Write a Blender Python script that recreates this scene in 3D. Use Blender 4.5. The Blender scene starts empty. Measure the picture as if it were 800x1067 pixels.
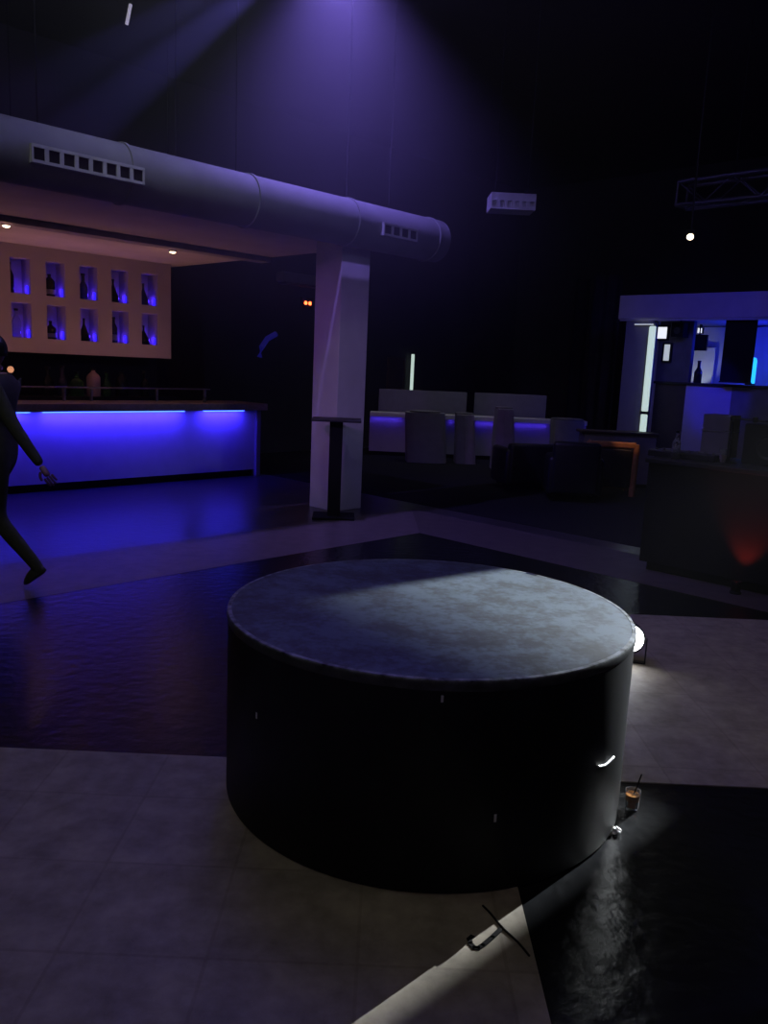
import bpy, bmesh, math, random
from mathutils import Vector, Matrix
random.seed(7)
PI = math.pi
C = bpy.context.scene.collection
sc = bpy.context.scene

# ------------------------------------------------------------------ frame of the place
CAM_H = 1.65
ANG = math.radians(46)                       # the bar, canopy and booth stand at 46 degrees to the dance floor
UX = Vector((math.cos(ANG), math.sin(ANG), 0))
VX = Vector((-math.sin(ANG), math.cos(ANG), 0))
def P(u, v, z=0.0):
    p = UX*u + VX*v
    return Vector((p.x, p.y, z))

PITCH, ROLL, FPX = math.radians(10), math.radians(2.5), 850.0
R0 = Vector((1, 0, 0)); FW = Vector((0, math.cos(PITCH), -math.sin(PITCH))); UP0 = Vector((0, math.sin(PITCH), math.cos(PITCH)))
CX = R0*math.cos(ROLL)+UP0*math.sin(ROLL); CU = UP0*math.cos(ROLL)-R0*math.sin(ROLL)
EYE = Vector((0, 0, CAM_H))
def pix(x, y): return CX*(x-400)-CU*(y-533.5)+FW*FPX
def at_z(x, y, z=0.0): d = pix(x, y); return EYE+d*((z-CAM_H)/d.z)
def at_y(x, y, Y): d = pix(x, y); return EYE+d*(Y/d.y)
def at_u(x, y, u): d = pix(x, y); return EYE+d*(u/d.dot(UX))
def at_v(x, y, v): d = pix(x, y); return EYE+d*(v/d.dot(VX))
def uvz(p): return p.dot(UX), p.dot(VX), p.z

# ------------------------------------------------------------------ materials
def nodes_of(m):
    m.use_nodes = True
    nt = m.node_tree
    return nt, nt.nodes, nt.links, nt.nodes['Principled BSDF']
def mat(name, col, rough=0.6, metal=0.0, var=0.15, scale=6.0, bump=0.0, spec=0.5, coat=0.0):
    m = bpy.data.materials.new(name)
    nt, N, L, b = nodes_of(m)
    b.inputs['Roughness'].default_value = rough
    b.inputs['Metallic'].default_value = metal
    b.inputs['Specular IOR Level'].default_value = spec
    b.inputs['Coat Weight'].default_value = coat
    tc = N.new('ShaderNodeTexCoord'); no = N.new('ShaderNodeTexNoise')
    no.inputs['Scale'].default_value = scale; no.inputs['Detail'].default_value = 5
    L.new(tc.outputs['Object'], no.inputs['Vector'])
    r = N.new('ShaderNodeValToRGB')
    a = [max(0, c*(1-var)) for c in col]; z = [min(1, c*(1+var)) for c in col]
    r.color_ramp.elements[0].position = .3; r.color_ramp.elements[1].position = .7
    r.color_ramp.elements[0].color = (*a, 1); r.color_ramp.elements[1].color = (*z, 1)
    L.new(no.outputs['Fac'], r.inputs['Fac']); L.new(r.outputs['Color'], b.inputs['Base Color'])
    if bump:
        bp = N.new('ShaderNodeBump'); bp.inputs['Strength'].default_value = bump; bp.inputs['Distance'].default_value = .01
        L.new(no.outputs['Fac'], bp.inputs['Height']); L.new(bp.outputs['Normal'], b.inputs['Normal'])
    return m
def glow(name, col, strength):
    m = bpy.data.materials.new(name)
    nt, N, L, b = nodes_of(m)
    b.inputs['Base Color'].default_value = (*[min(1, .2+c*.6) for c in col], 1)
    b.inputs['Emission Color'].default_value = (*col, 1)
    b.inputs['Emission Strength'].default_value = strength
    return m
def glass(name, col, rough=0.1, trans=0.85):
    m = bpy.data.materials.new(name)
    nt, N, L, b = nodes_of(m)
    b.inputs['Base Color'].default_value = (*col, 1)
    b.inputs['Roughness'].default_value = rough
    b.inputs['Transmission Weight'].default_value = trans
    b.inputs['IOR'].default_value = 1.35
    return m

M = {}
M['black'] = mat('black paint', (.012, .012, .014), .5)
M['matte_black'] = mat('matte black', (.008, .008, .009), .85, spec=.2)
M['black_metal'] = mat('black metal', (.02, .02, .022), .4, .6)
M['black_leather'] = mat('black leather', (.010, .010, .013), .45, bump=.2, scale=60)
M['white'] = mat('white lacquer', (.62, .60, .60), .5, var=.05)
M['plaster'] = mat('white plaster', (.55, .53, .52), .8, var=.08, scale=3)
M['soffit'] = mat('soffit plaster', (.50, .46, .43), .8, var=.1, scale=2)
M['galv'] = mat('galvanised duct', (.24, .25, .26), .75, .0, var=.12, scale=4)
M['vent'] = mat('vent paint', (.55, .56, .58), .5)
M['dark_wall'] = mat('dark wall paint', (.035, .036, .036), .8, var=.2, scale=1.5)
M['ceiling'] = mat('black ceiling', (.02, .02, .022), .9, var=.2, scale=1.2)
M['countertop'] = mat('counter stone', (.42, .36, .31), .35, var=.15, scale=20)
M['bar_front'] = mat('bar front', (.58, .56, .6), .55, var=.04)
M['wood'] = mat('warm wood', (.34, .15, .06), .45, var=.25, scale=9)
M['brown'] = mat('brown panel', (.07, .05, .045), .6)
M['chrome'] = mat('chrome', (.75, .76, .78), .2, 1.0, var=.04)
M['steel'] = mat('brushed steel', (.45, .45, .46), .35, .9, var=.1)
M['alu'] = mat('truss aluminium', (.10, .10, .115), .5, .4)
M['cloth'] = mat('white cloth', (.25, .25, .26), .9, var=.08, scale=8)
M['grey_box'] = mat('grey casing', (.16, .155, .16), .6)
M['tape'] = mat('pale tape', (.75, .77, .8), .6)
M['foil'] = mat('silver foil', (.92, .93, .95), .35, .55)
M['amber'] = glass('amber drink', (1.0, .42, .12), .2, .35)
M['clear'] = glass('clear glass', (.8, .85, .9), .05, .9)
M['green_glass'] = glass('green glass', (.06, .2, .05), .1, .5)
M['dark_glass'] = glass('dark bottle glass', (.015, .02, .02), .15, .2)
M['blue_glass'] = glass('blue grey glass', (.08, .09, .16), .1, .55)
M['pale_glass'] = glass('pale pink glass', (.75, .5, .48), .2, .3)
M['paper'] = mat('paper label', (.4, .38, .42), .8)
M['skin'] = mat('skin', (.28, .16, .11), .55)
M['shirt'] = mat('dark shirt', (.055, .06, .035), .9, scale=30)
M['trousers'] = mat('dark trousers', (.05, .055, .03), .9, scale=30)
M['hair'] = mat('dark hair', (.010, .009, .007), .6, scale=80)
M['shoe'] = mat('dark shoes', (.028, .028, .014), .6)
M['led_blue'] = glow('blue led strip', (.03, .09, 1.0), 9)
M['led_dim'] = glow('dim blue led strip', (.06, .03, 1.0), .6)
M['led_niche'] = glow('niche led', (.025, .01, 1.0), 1.3)
M['led_white'] = glow('white tube', (.78, 1.0, .9), .62)
M['led_square'] = glow('white screen light', (.9, .93, 1.0), .95)
M['led_slit'] = glow('white slit light', (.8, .88, .92), .5)
M['led_cyan'] = glow('cyan lamp', (.02, .42, 1.0), 1.6)
M['led_down'] = glow('warm downlight', (1.0, .78, .5), 9)
M['led_flood'] = glow('flood lens', (.93, .97, 1.0), 14)
M['led_red'] = glow('red led', (1.0, .12, .03), 6)
M['led_warm'] = glow('warm globe', (1.0, .45, .22), .55)
M['led_violet'] = glow('violet lens', (.45, .3, 1.0), 2)
M['led_slot'] = glow('lilac slot', (.8, .75, .95), .45)
M['led_neon'] = glow('dim blue neon', (.02, .02, .6), .10)

def dust_top():
    """worn black lacquer with grey dust in patches"""
    m = bpy.data.materials.new('dusty black top')
    nt, N, L, b = nodes_of(m)
    tc = N.new('ShaderNodeTexCoord')
    n1 = N.new('ShaderNodeTexNoise'); n1.inputs['Scale'].default_value = 5; n1.inputs['Detail'].default_value = 8; n1.inputs['Roughness'].default_value = .72
    n2 = N.new('ShaderNodeTexNoise'); n2.inputs['Scale'].default_value = 38; n2.inputs['Detail'].default_value = 4
    L.new(tc.outputs['Object'], n1.inputs['Vector']); L.new(tc.outputs['Object'], n2.inputs['Vector'])
    mx = N.new('ShaderNodeMath'); mx.operation = 'MULTIPLY_ADD'; mx.inputs[1].default_value = .28
    L.new(n2.outputs['Fac'], mx.inputs[0]); L.new(n1.outputs['Fac'], mx.inputs[2])
    r = N.new('ShaderNodeValToRGB'); e = r.color_ramp.elements
    e[0].position = .53; e[0].color = (.010, .013, .017, 1); e[1].position = .72; e[1].color = (.068, .098, .132, 1)
    k = r.color_ramp.elements.new(.62); k.color = (.030, .043, .060, 1)
    L.new(mx.outputs[0], r.inputs['Fac']); L.new(r.outputs['Color'], b.inputs['Base Color'])
    b.inputs['Roughness'].default_value = .62; b.inputs['Specular IOR Level'].default_value = .5
    b.inputs['Sheen Weight'].default_value = .08; b.inputs['Sheen Roughness'].default_value = .45; b.inputs['Sheen Tint'].default_value = (.8, .93, 1, 1)
    return m
M['dust_top'] = dust_top()
def drum_side():
    m = mat('scuffed black side', (.011, .012, .014), .55, var=.5, scale=5, spec=.3)
    return m
M['drum_side'] = drum_side()

def tiles(name, c1, c2, mortar, w, h, rough, msize=.006, off=0.0, rot=0.0, bump=.0, shift=(0, 0)):
    m = bpy.data.materials.new(name)
    nt, N, L, b = nodes_of(m)
    g = N.new('ShaderNodeNewGeometry')
    mp = N.new('ShaderNodeMapping'); mp.inputs['Rotation'].default_value = (0, 0, rot); mp.inputs['Location'].default_value = (shift[0], shift[1], 0)
    L.new(g.outputs['Position'], mp.inputs['Vector'])
    br = N.new('ShaderNodeTexBrick'); br.offset = off
    br.inputs['Scale'].default_value = 1; br.inputs['Brick Width'].default_value = w; br.inputs['Row Height'].default_value = h
    br.inputs['Mortar Size'].default_value = msize; br.inputs['Mortar Smooth'].default_value = .3
    br.inputs['Color1'].default_value = (*c1, 1); br.inputs['Color2'].default_value = (*c2, 1); br.inputs['Mortar'].default_value = (*mortar, 1)
    L.new(mp.outputs['Vector'], br.inputs['Vector'])
    no = N.new('ShaderNodeTexNoise'); no.inputs['Scale'].default_value = 7; no.inputs['Detail'].default_value = 8; no.inputs['Roughness'].default_value = .7
    L.new(g.outputs['Position'], no.inputs['Vector'])
    r = N.new('ShaderNodeValToRGB'); r.color_ramp.elements[0].color = (.62, .62, .62, 1); r.color_ramp.elements[0].position = .32
    r.color_ramp.elements[1].color = (1.15, 1.15, 1.15, 1); r.color_ramp.elements[1].position = .66
    L.new(no.outputs['Fac'], r.inputs['Fac'])
    mx = N.new('ShaderNodeMix'); mx.data_type = 'RGBA'; mx.blend_type = 'MULTIPLY'; mx.inputs[0].default_value = 1
    L.new(br.outputs['Color'], mx.inputs[6]); L.new(r.outputs['Color'], mx.inputs[7])
    L.new(mx.outputs[2], b.inputs['Base Color'])
    b.inputs['Roughness'].default_value = rough
    if bump:
        n2 = N.new('ShaderNodeTexNoise'); n2.inputs['Scale'].default_value = 14; n2.inputs['Detail'].default_value = 6
        L.new(g.outputs['Position'], n2.inputs['Vector'])
        bp = N.new('ShaderNodeBump'); bp.inputs['Strength'].default_value = bump; bp.inputs['Distance'].default_value = .02
        L.new(n2.outputs['Fac'], bp.inputs['Height']); L.new(bp.outputs['Normal'], b.inputs['Normal'])
    return m
M['beige_tile'] = tiles('beige stone tile', (.36, .315, .25), (.33, .29, .235), (.29, .25, .20), .42, .42, .62, shift=(0.02, .08))
M['dark_dance'] = tiles('black dance floor', (.010, .011, .013), (.009, .010, .012), (.005, .005, .006), .61, .61, .27, bump=.25)
M['bar_tile'] = tiles('dark bar floor tile', (.055, .05, .055), (.05, .046, .05), (.03, .028, .03), .6, .6, .30, rot=-ANG, bump=.12)
M['stone_strip'] = tiles('pale stone strip', (.125, .10, .10), (.118, .096, .094), (.09, .075, .07), 1.0, 1.05, .42, rot=-ANG, bump=.1)

# ------------------------------------------------------------------ mesh builder
class MB:
    def __init__(s): s.bm = bmesh.new()
    def box(s, x0, x1, y0, y1, z0, z1, bev=0.0, mtx=None, seg=2):
        t = bmesh.new()
        bmesh.ops.create_cube(t, size=1)
        for v in t.verts:
            v.co = Vector((x0+(v.co.x+.5)*(x1-x0), y0+(v.co.y+.5)*(y1-y0), z0+(v.co.z+.5)*(z1-z0)))
        if bev: bmesh.ops.bevel(t, geom=t.edges[:], offset=bev, segments=seg, profile=.5, affect='EDGES')
        s._add(t, mtx); return s
    def _add(s, t, mtx=None):
        if mtx: bmesh.ops.transform(t, matrix=mtx, verts=t.verts)
        me = bpy.data.meshes.new('tmp'); t.to_mesh(me); t.free(); s.bm.from_mesh(me); bpy.data.meshes.remove(me)
    def lathe(s, prof, cx=0, cy=0, n=32, mtx=None):
        t = bmesh.new(); rings = []
        for r, z in prof:
            if r <= 1e-6: rings.append([t.verts.new((cx, cy, z))])
            else: rings.append([t.verts.new((cx+r*math.cos(2*PI*k/n), cy+r*math.sin(2*PI*k/n), z)) for k in range(n)])
        for a, b in zip(rings, rings[1:]):
            for k in range(n):
                q = (k+1) % n
                if len(a) == 1 and len(b) == 1: continue
                if len(a) == 1: t.faces.new((a[0], b[q], b[k])) if False else t.faces.new((a[0], b[k], b[q]))
                elif len(b) == 1: t.faces.new((a[k], a[q], b[0]))
                else: t.faces.new((a[k], a[q], b[q], b[k]))
        bmesh.ops.recalc_face_normals(t, faces=t.faces)
        s._add(t, mtx); return s
    def tube(s, pts, r, n=10, closed=False):
        pts = [Vector(p) for p in pts]; t = bmesh.new(); rings = []
        for i, p in enumerate(pts):
            a = pts[max(0, i-1)]; b = pts[min(len(pts)-1, i+1)]
            d = (b-a).normalized()
            up = Vector((0, 0, 1)) if abs(d.z) < .9 else Vector((1, 0, 0))
            e1 = d.cross(up).normalized(); e2 = d.cross(e1)
            rr = r[i] if isinstance(r, (list, tuple)) else r
            rings.append([t.verts.new(p+e1*rr*math.cos(2*PI*k/n)+e2*rr*math.sin(2*PI*k/n)) for k in range(n)])
        for a, b in zip(rings, rings[1:]):
            for k in range(n):
                q = (k+1) % n; t.faces.new((a[k], a[q], b[q], b[k]))
        t.faces.new(rings[0]); t.faces.new(rings[-1])
        bmesh.ops.recalc_face_normals(t, faces=t.faces)
        s._add(t); return s
    def prism(s, poly, z0, z1, mtx=None, bev=0.0):
        t = bmesh.new()
        lo = [t.verts.new((x, y, z0)) for x, y in poly]; hi = [t.verts.new((x, y, z1)) for x, y in poly]
        n = len(poly)
        t.faces.new(lo); t.faces.new(hi)
        for k in range(n): t.faces.new((lo[k], lo[(k+1) % n], hi[(k+1) % n], hi[k]))
        bmesh.ops.recalc_face_normals(t, faces=t.faces)
        if bev: bmesh.ops.bevel(t, geom=t.edges[:], offset=bev, segments=2, affect='EDGES')
        s._add(t, mtx); return s
    def build(s, name, m, parent=None, loc=None, rotz=0, smooth=False):
        me = bpy.data.meshes.new(name); s.bm.to_mesh(me); s.bm.free()
        if smooth:
            for p in me.polygons: p.use_smooth = True
            try: me.set_sharp_from_angle(angle=math.radians(40))
            except Exception: pass
        me.materials.append(m)
        o = bpy.data.objects.new(name, me); C.objects.link(o)
        if parent: o.parent = parent
        if loc is not None: o.location = loc
        o.rotation_euler.z = rotz
        return o
def tag(o, label, cat=None, group=None, kind=None):
    o['label'] = label
    if cat: o['category'] = cat
    if group: o['group'] = group
    if kind: o['kind'] = kind
    return o
def thing(name, label, cat, loc, rotz=0.0, group=None):
    o = bpy.data.objects.new(name, None); C.objects.link(o); o.empty_display_size = .1
    o.location = loc; o.rotation_euler.z = rotz
    return tag(o, label, cat, group)
def uvthing(name, label, cat, u, v, z=0.0, group=None):
    return thing(name, label, cat, P(u, v, z), ANG, group)
def light(kind, name, loc, col, power, target=None, size=.05, angle=60, blend=.3, sx=None, sy=None, parent=None, spread=None):
    d = bpy.data.lights.new(name, kind); d.color = col; d.energy = power
    if kind == 'SPOT': d.spot_size = math.radians(angle); d.spot_blend = blend; d.shadow_soft_size = size
    elif kind == 'POINT': d.shadow_soft_size = size
    elif kind == 'AREA':
        d.shape = 'RECTANGLE'; d.size = sx; d.size_y = sy
        if spread: d.spread = math.radians(spread)
    o = bpy.data.objects.new(name, d); C.objects.link(o); o.location = loc
    if target is not None:
        o.rotation_euler = (Vector(target)-Vector(loc)).to_track_quat('-Z', 'Y').to_euler()
    return o
def aim(a, b): return (Vector(b)-Vector(a)).to_track_quat('Z', 'Y').to_matrix().to_4x4()

# ------------------------------------------------------------------ the room
def struct(name, mb, m, label, loc=None, rotz=0, cat='room'):
    return tag(mb.build(name, m, None, loc, rotz), label, cat, None, 'structure')
U0, U1, V0, V1, HC = -5.0, 17.0, -6.0, 12.2, 6.0
struct('floor', MB().box(U0, U1, V0, V1, -.12, 0), M['bar_tile'], 'dark glossy tiled floor of the club around the bar and lounge', (0, 0, 0), ANG, 'floor')
struct('ceiling', MB().box(U0, U1, V0, V1, HC, HC+.15), M['ceiling'], 'black ceiling high above the whole club', (0, 0, 0), ANG, 'ceiling')
struct('wall_back', MB().box(U0, U1, V1, V1+.2, 0, HC), M['dark_wall'], 'long dark wall behind the bar and white lounge', (0, 0, 0), ANG, 'wall')
struct('wall_right', MB().box(U1, U1+.2, V0, V1, 0, HC), M['dark_wall'], 'dark wall beyond the blue-lit second bar', (0, 0, 0), ANG, 'wall')
struct('wall_left', MB().box(U0-.2, U0, V0, V1, 0, HC), M['dark_wall'], 'dark side wall beyond the bar, outside the picture', (0, 0, 0), ANG, 'wall')
struct('wall_front', MB().box(U0, U1, V0-.2, V0, 0, HC), M['dark_wall'], 'dark wall behind the photographer', (0, 0, 0), ANG, 'wall')
# dance floor: dark field with two beige panels meeting below the podium, pale stone border on two sides
struct('floor_lounge', MB().prism([(7.5, V0+.1), (U1-.1, V0+.1), (U1-.1, V1-.1), (7.5, V1-.1)], 0, .004), mat('black lounge carpet', (.012, .012, .013), .95, var=.4, scale=90, spec=.1), 'matt black carpet of the lounge behind the column and booth', (0, 0, 0), ANG, 'floor')
struct('floor_dance', MB().prism([(U0+.1, V0+.1), (6.15, V0+.1), (6.15, 5.42), (U0+.1, 5.42)], 0, .004), M['dark_dance'], 'black glossy dance floor around the round podium', (0, 0, 0), ANG, 'floor')
struct('trim_1', MB().prism([(U0+.1, 5.42), (6.15, 5.42), (7.15, 6.45), (U0+.1, 6.45)], 0, .006), M['stone_strip'], 'pale stone border strip between dance floor and bar', (0, 0, 0), ANG, 'floor border')
struct('trim_2', MB().prism([(6.15, V0+.1), (7.15, V0+.1), (7.15, 6.45), (6.15, 5.42)], 0, .006), tiles('shaded stone strip', (.085, .07, .065), (.08, .066, .062), (.05, .04, .04), 1.0, 1.05, .5, rot=-ANG, bump=.1), 'stone border strip with shade put into its colour in front of the black booth', (0, 0, 0), ANG, 'floor border')  # darker copy of the border stone; the dimness is put into its colour
struct('floor_panel', MB().box(-1.95, .487, -1.6, 3.2, .004, .009), M['beige_tile'], 'beige tiled floor panel in front of the podium', None, 0, 'floor')
struct('floor_panel', MB().box(.487, 2.93, 3.14, 5.58, .004, .009), M['beige_tile'], 'beige tiled floor panel behind and right of the podium', None, 0, 'floor')

# ------------------------------------------------------------------ podium
PC, PR, PH = Vector((.197, 3.132, 0)), .787, .72
def on_side(px_ang, z, r=PR): return Vector((r*math.cos(px_ang), r*math.sin(px_ang), z))
pod = thing('round_podium', 'large black round podium with dusty top in the middle of the dance floor', 'podium', (PC.x, PC.y, .009))
MB().lathe([(PR-.03, 0), (PR-.005, 0), (PR, .006), (PR, PH-.035)], n=160).build('drum', M['drum_side'], pod, smooth=True)
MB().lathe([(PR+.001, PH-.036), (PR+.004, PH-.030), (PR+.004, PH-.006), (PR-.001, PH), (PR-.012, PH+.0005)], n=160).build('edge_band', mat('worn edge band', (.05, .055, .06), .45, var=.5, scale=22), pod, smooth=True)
MB().lathe([(PR+.0042, PH-.0075), (PR+.0008, PH-.0002), (PR-.0125, PH+.0012), (PR-.0135, PH+.0002)], n=160).build('rim_highlight', mat('painted rim highlight', (.16, .18, .20), .5, var=.95, scale=26), pod, smooth=True)  # pale mottled ring: the rim's highlight is put into its colour
MB().lathe([(PR-.012, PH), (PR-.05, PH+.0008), (0, PH+.001)], n=160).build('top', M['dust_top'], pod)
def ray_side(x, y):
    """angle and height on the drum under a given direction from the viewpoint"""
    d = pix(x, y); o = Vector((0, 0, CAM_H))-PC
    a = d.x**2+d.y**2; b = 2*(o.x*d.x+o.y*d.y); c = o.x**2+o.y**2-PR**2
    t = (-b-math.sqrt(max(0, b*b-4*a*c)))/(2*a); q = o+d*t
    return math.atan2(q.y, q.x), q.z
# bent chrome latch on the right side of the drum
lt = MB()
a0, z0 = ray_side(622, 801); a1, z1 = ray_side(629, 799.5); a2, z2 = ray_side(638, 791)
for (aa, za), (ab, zb) in (((a0, z0), (a1, z1)), ((a1, z1), (a2, z2))):
    n = 6; pts = [on_side(aa+(ab-aa)*k/n, za+(zb-za)*k/n, PR+.004) for k in range(n+1)]
    lt.tube(pts, .0045, 8)
tag(lt.build('latch', M['foil'], pod), 'bent bright metal latch')
for x, y, h in ((460.5, 731, .022), (267.5, 748, .022), (515.5, 855, .026)):
    a, z = ray_side(x, y); e = MB()
    mt = Matrix.Translation(on_side(a, z, PR+.0015)) @ Matrix.Rotation(a, 4, 'Z')
    e.box(-.001, .001, -.004, .004, -h/2, h/2, mtx=mt)
    tag(e.build('tape_scrap', M['tape'], pod), 'tiny pale scrap of tape')
ch = at_z(555, 598, PH+.009)-PC; ang = math.atan2(ch.y, ch.x)
MB().box(-.007, .007, -.028, .028, PH, PH+.0045, .0015, Matrix.Rotation(ang, 4, 'Z') @ Matrix.Translation((PR-.012, 0, 0))).build('edge_clip', M['chrome'], pod)

# ------------------------------------------------------------------ small things on the floor by the podium
q1, q2 = at_z(503, 944, .012), at_z(552, 996, .012)
pts = [q1.lerp(q2, k/8)+Vector((.002*math.sin(k*1.3), .002*math.cos(k), 0)) for k in range(9)]
o = MB().tube([(p.x-q1.x, p.y-q1.y, .0032) for p in pts], .0032, 8).build('cable', M['matte_black'], None, (q1.x, q1.y, .009))
tag(o, 'thin straight black cable lying across the bright light streak', 'cable')
spx = [(522, 968), (513, 977), (503, 985.5), (498, 988.5), (494, 988), (490, 983.5), (489, 979), (491.5, 976.5)]  # hooked dark strip modelled in place of a shadow on the streak
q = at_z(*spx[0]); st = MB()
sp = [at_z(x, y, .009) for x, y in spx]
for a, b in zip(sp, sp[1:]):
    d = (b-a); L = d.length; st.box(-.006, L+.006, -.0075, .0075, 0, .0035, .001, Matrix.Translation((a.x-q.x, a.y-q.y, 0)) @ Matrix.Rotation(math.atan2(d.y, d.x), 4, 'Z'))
tag(st.build('shadow_strip', M['matte_black'], None, (q.x, q.y, .009)), 'flat black hooked strip laid as a shadow on the bright light streak', 'shadow_strip')
q = at_z(638, 868, .004); fo = MB()
random.seed(3)
for k in range(7):
    fo.box(-.014, .014, -.011, .011, -.002, .002, 0, Matrix.Translation((-.02+.007*k, random.uniform(-.006, .006), .012+random.uniform(-.004, .006))) @ Matrix.Rotation(random.uniform(-.9, .9), 4, 'X') @ Matrix.Rotation(random.uniform(-.9, .9), 4, 'Y') @ Matrix.Rotation(random.uniform(0, 3), 4, 'Z'))
tag(fo.build('foil_scrap', M['foil'], None, (q.x, q.y, .004)), 'crumpled bright foil scrap on the black floor right of the podium', 'scrap')
q = at_z(648, 841, .004); q = q+(q-PC).normalized()*.035
cup = thing('drink_cup', 'small amber drink cup with dark straw beside the podium', 'cup', (q.x, q.y, .004))
MB().lathe([(0, .001), (.022, .001), (.024, .004), (.030, .078), (.028, .078), (.026, .012), (0, .010)], n=24).build('cup_body', M['clear'], cup, smooth=True)
MB().lathe([(0, .012), (.0245, .0121), (.0265, .062), (0, .062)], n=24).build('drink', M['amber'], cup, smooth=True)
MB().tube([(-.012, 0, .014), (.012, .0, .09), (.026, 0, .145)], .0028, 8).build('straw', M['matte_black'], cup)
# flood lamp on the beige panel behind the podium
lc = at_y(656, 665, 4.6); LZ = lc.z
fl = thing('floor_spotlight', 'small glaring white floor spotlight peeking out behind the podium', 'lamp', (lc.x, lc.y, .009))
face = (Vector((-.25, 0, .75+.1))-Vector((lc.x, lc.y, LZ))).normalized(); face = (Vector((-.30, -1.0, .10))).normalized()
hm = Matrix.Translation((0, 0, LZ-.009)) @ face.to_track_quat('Z', 'Y').to_matrix().to_4x4()
MB().lathe([(0, -.16), (.05, -.16), (.075, -.12), (.086, -.02), (.088, .012), (.080, .012), (.079, .0)], n=40, mtx=hm).build('housing', M['black_metal'], fl, smooth=True)
MB().lathe([(0, .006), (.05, .004), (.080, .0)], n=40, mtx=hm).build('lens', M['led_flood'], fl, smooth=True)
MB().box(-.10, .10, -.02, .02, 0, .008, .002, Matrix.Rotation(math.atan2(face.y, face.x)+PI/2, 4, 'Z')).box(-.10, -.092, -.015, .015, .004, LZ, .001, Matrix.Rotation(math.atan2(face.y, face.x)+PI/2, 4, 'Z')).box(.092, .10, -.015, .015, .004, LZ, .001, Matrix.Rotation(math.atan2(face.y, face.x)+PI/2, 4, 'Z')).build('yoke', M['black_metal'], fl)
lo = Vector((lc.x, lc.y, LZ))+face*.02
light('SPOT', 'flood light', lo, (.95, .97, 1), .5, lo+face+Vector((0, 0, -.45)), .05, 70, .6)

# ------------------------------------------------------------------ column, poseur table
cl = tag(MB().box(0, .43, 0, .43, 0, 3.05, .004).build('column', M['plaster'], None, P(6.25, 6.84), ANG), 'square white column carrying the canopy corner', 'column', None, 'structure')
tq = Vector((-.555, 8.86, 0))
tb = thing('high_table', 'tall dark bar table standing in front of the white column', 'table', (tq.x, tq.y, 0), .05)
MB().box(-.265, .265, -.22, .22, 1.065, 1.09, .006).build('tabletop', M['black'], tb)
MB().prism([(-.07, -.05), (.07, -.05), (.07, .05), (-.07, .05)], .03, 1.066, bev=.006).build('post', M['matte_black'], tb)
MB().box(-.23, .23, -.19, .19, 0, .032, .008).build('base_plate', M['matte_black'], tb)

# ------------------------------------------------------------------ duct, canopy
DU0, DU1, DV, DZ, DR = 1.2, 7.42, 6.5, 3.115, .232
ax = Matrix.Translation((0, 0, 0)) @ Matrix.Rotation(PI/2, 4, 'Y')
duct = uvthing('air_duct', 'long round grey air duct running above the bar front', 'duct', DU0, DV, DZ)
LD = DU1-DU0
MB().lathe([(0, 0), (DR, 0), (DR, LD-.03), (DR-.03, LD), (0, LD)], n=48, mtx=ax).build('duct_body', M['galv'], duct, smooth=True)
for k in range(5):
    x = 1.0+1.25*k
    MB().lathe([(DR, x), (DR+.012, x+.004), (DR+.012, x+.03), (DR, x+.034)], n=48, mtx=ax).build('flange', M['galv'], duct, smooth=True)
def grille(x0, x1, n, ext=.05):
    g = MB(); ang0 = math.radians(18)      # sits on the front-lower quarter of the duct
    yo, hgt = -DR-ext+.02, .13
    zb = -.105
    g.box(x0, x1, yo, yo+.015, zb+hgt-.022, zb+hgt); g.box(x0, x1, yo, yo+.015, zb, zb+.022)
    w = (x1-x0)/n
    for k in range(n+1):
        c = x0+w*k; bw = .03
        g.box(max(x0, c-bw/2), min(x1, c+bw/2), yo+.001, yo+.014, zb+.01, zb+hgt-.01)
    g.box(x0, x1, yo+.01, -DR+.06, zb+hgt-.004, zb+hgt); g.box(x0, x1, yo+.01, -DR+.06, zb, zb+.004)
    g.box(x0, x0+.006, yo+.01, -DR+.06, zb, zb+hgt); g.box(x1-.006, x1, yo+.01, -DR+.06, zb, zb+hgt)
    o = tag(g.build('grille', M['vent'], duct), 'pale vent grille with dark openings')
    MB().box(x0+.005, x1-.005, -DR+.0-.012, -DR+.01, zb+.005, zb+hgt-.005).build('grille_back', M['matte_black'], o)
grille(2.64-DU0, 3.54-DU0, 8); grille(6.28-DU0, 6.80-DU0, 4)
for x in (1.6, 3.4, 5.4): MB().tube([(x, 0, DR-.01), (x, 0, HC-DZ)], .006, 6).build('hanger', M['matte_black'], duct)

CU0, CU1 = 1.2, 7.04
can = uvthing('bar_canopy', 'pale flat canopy roof over the bar', 'canopy', CU0, 6.78, 0)
LC = CU1-CU0
MB().box(0, LC, 0, 11.6-6.78, 3.05, 3.25).build('soffit', M['soffit'], can)
MB().box(0, LC, 9.12-6.78, 9.34-6.78, 2.985, 3.051).build('ceiling_track', mat('track grey', (.26, .25, .26), .7), can)
for x in (1, 3.2, 5.4):
    for y in (.4, 4.2): MB().tube([(x, y, 3.24), (x, y, HC)], .008, 6).build('hanger', M['matte_black'], can)
DL = [(3.74, 9.56), (5.87, 9.66)]
for (u, v), s in zip(DL, ('left', 'right')):
    d = uvthing('downlight', 'small bright warm downlight under the canopy, ' + ('above the walking person' if s == 'left' else 'above the end of the bottle niches'), 'downlight', u, v, 3.05, 'downlights under the canopy')
    MB().lathe([(.055, 0), (.055, -.02), (.046, -.045), (.042, -.045)], n=24).build('rim', M['chrome'], d, smooth=True)
    MB().lathe([(.042, -.040), (.03, -.055), (0, -.06)], n=24).build('lamp', M['led_down'], d, smooth=True)

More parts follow.
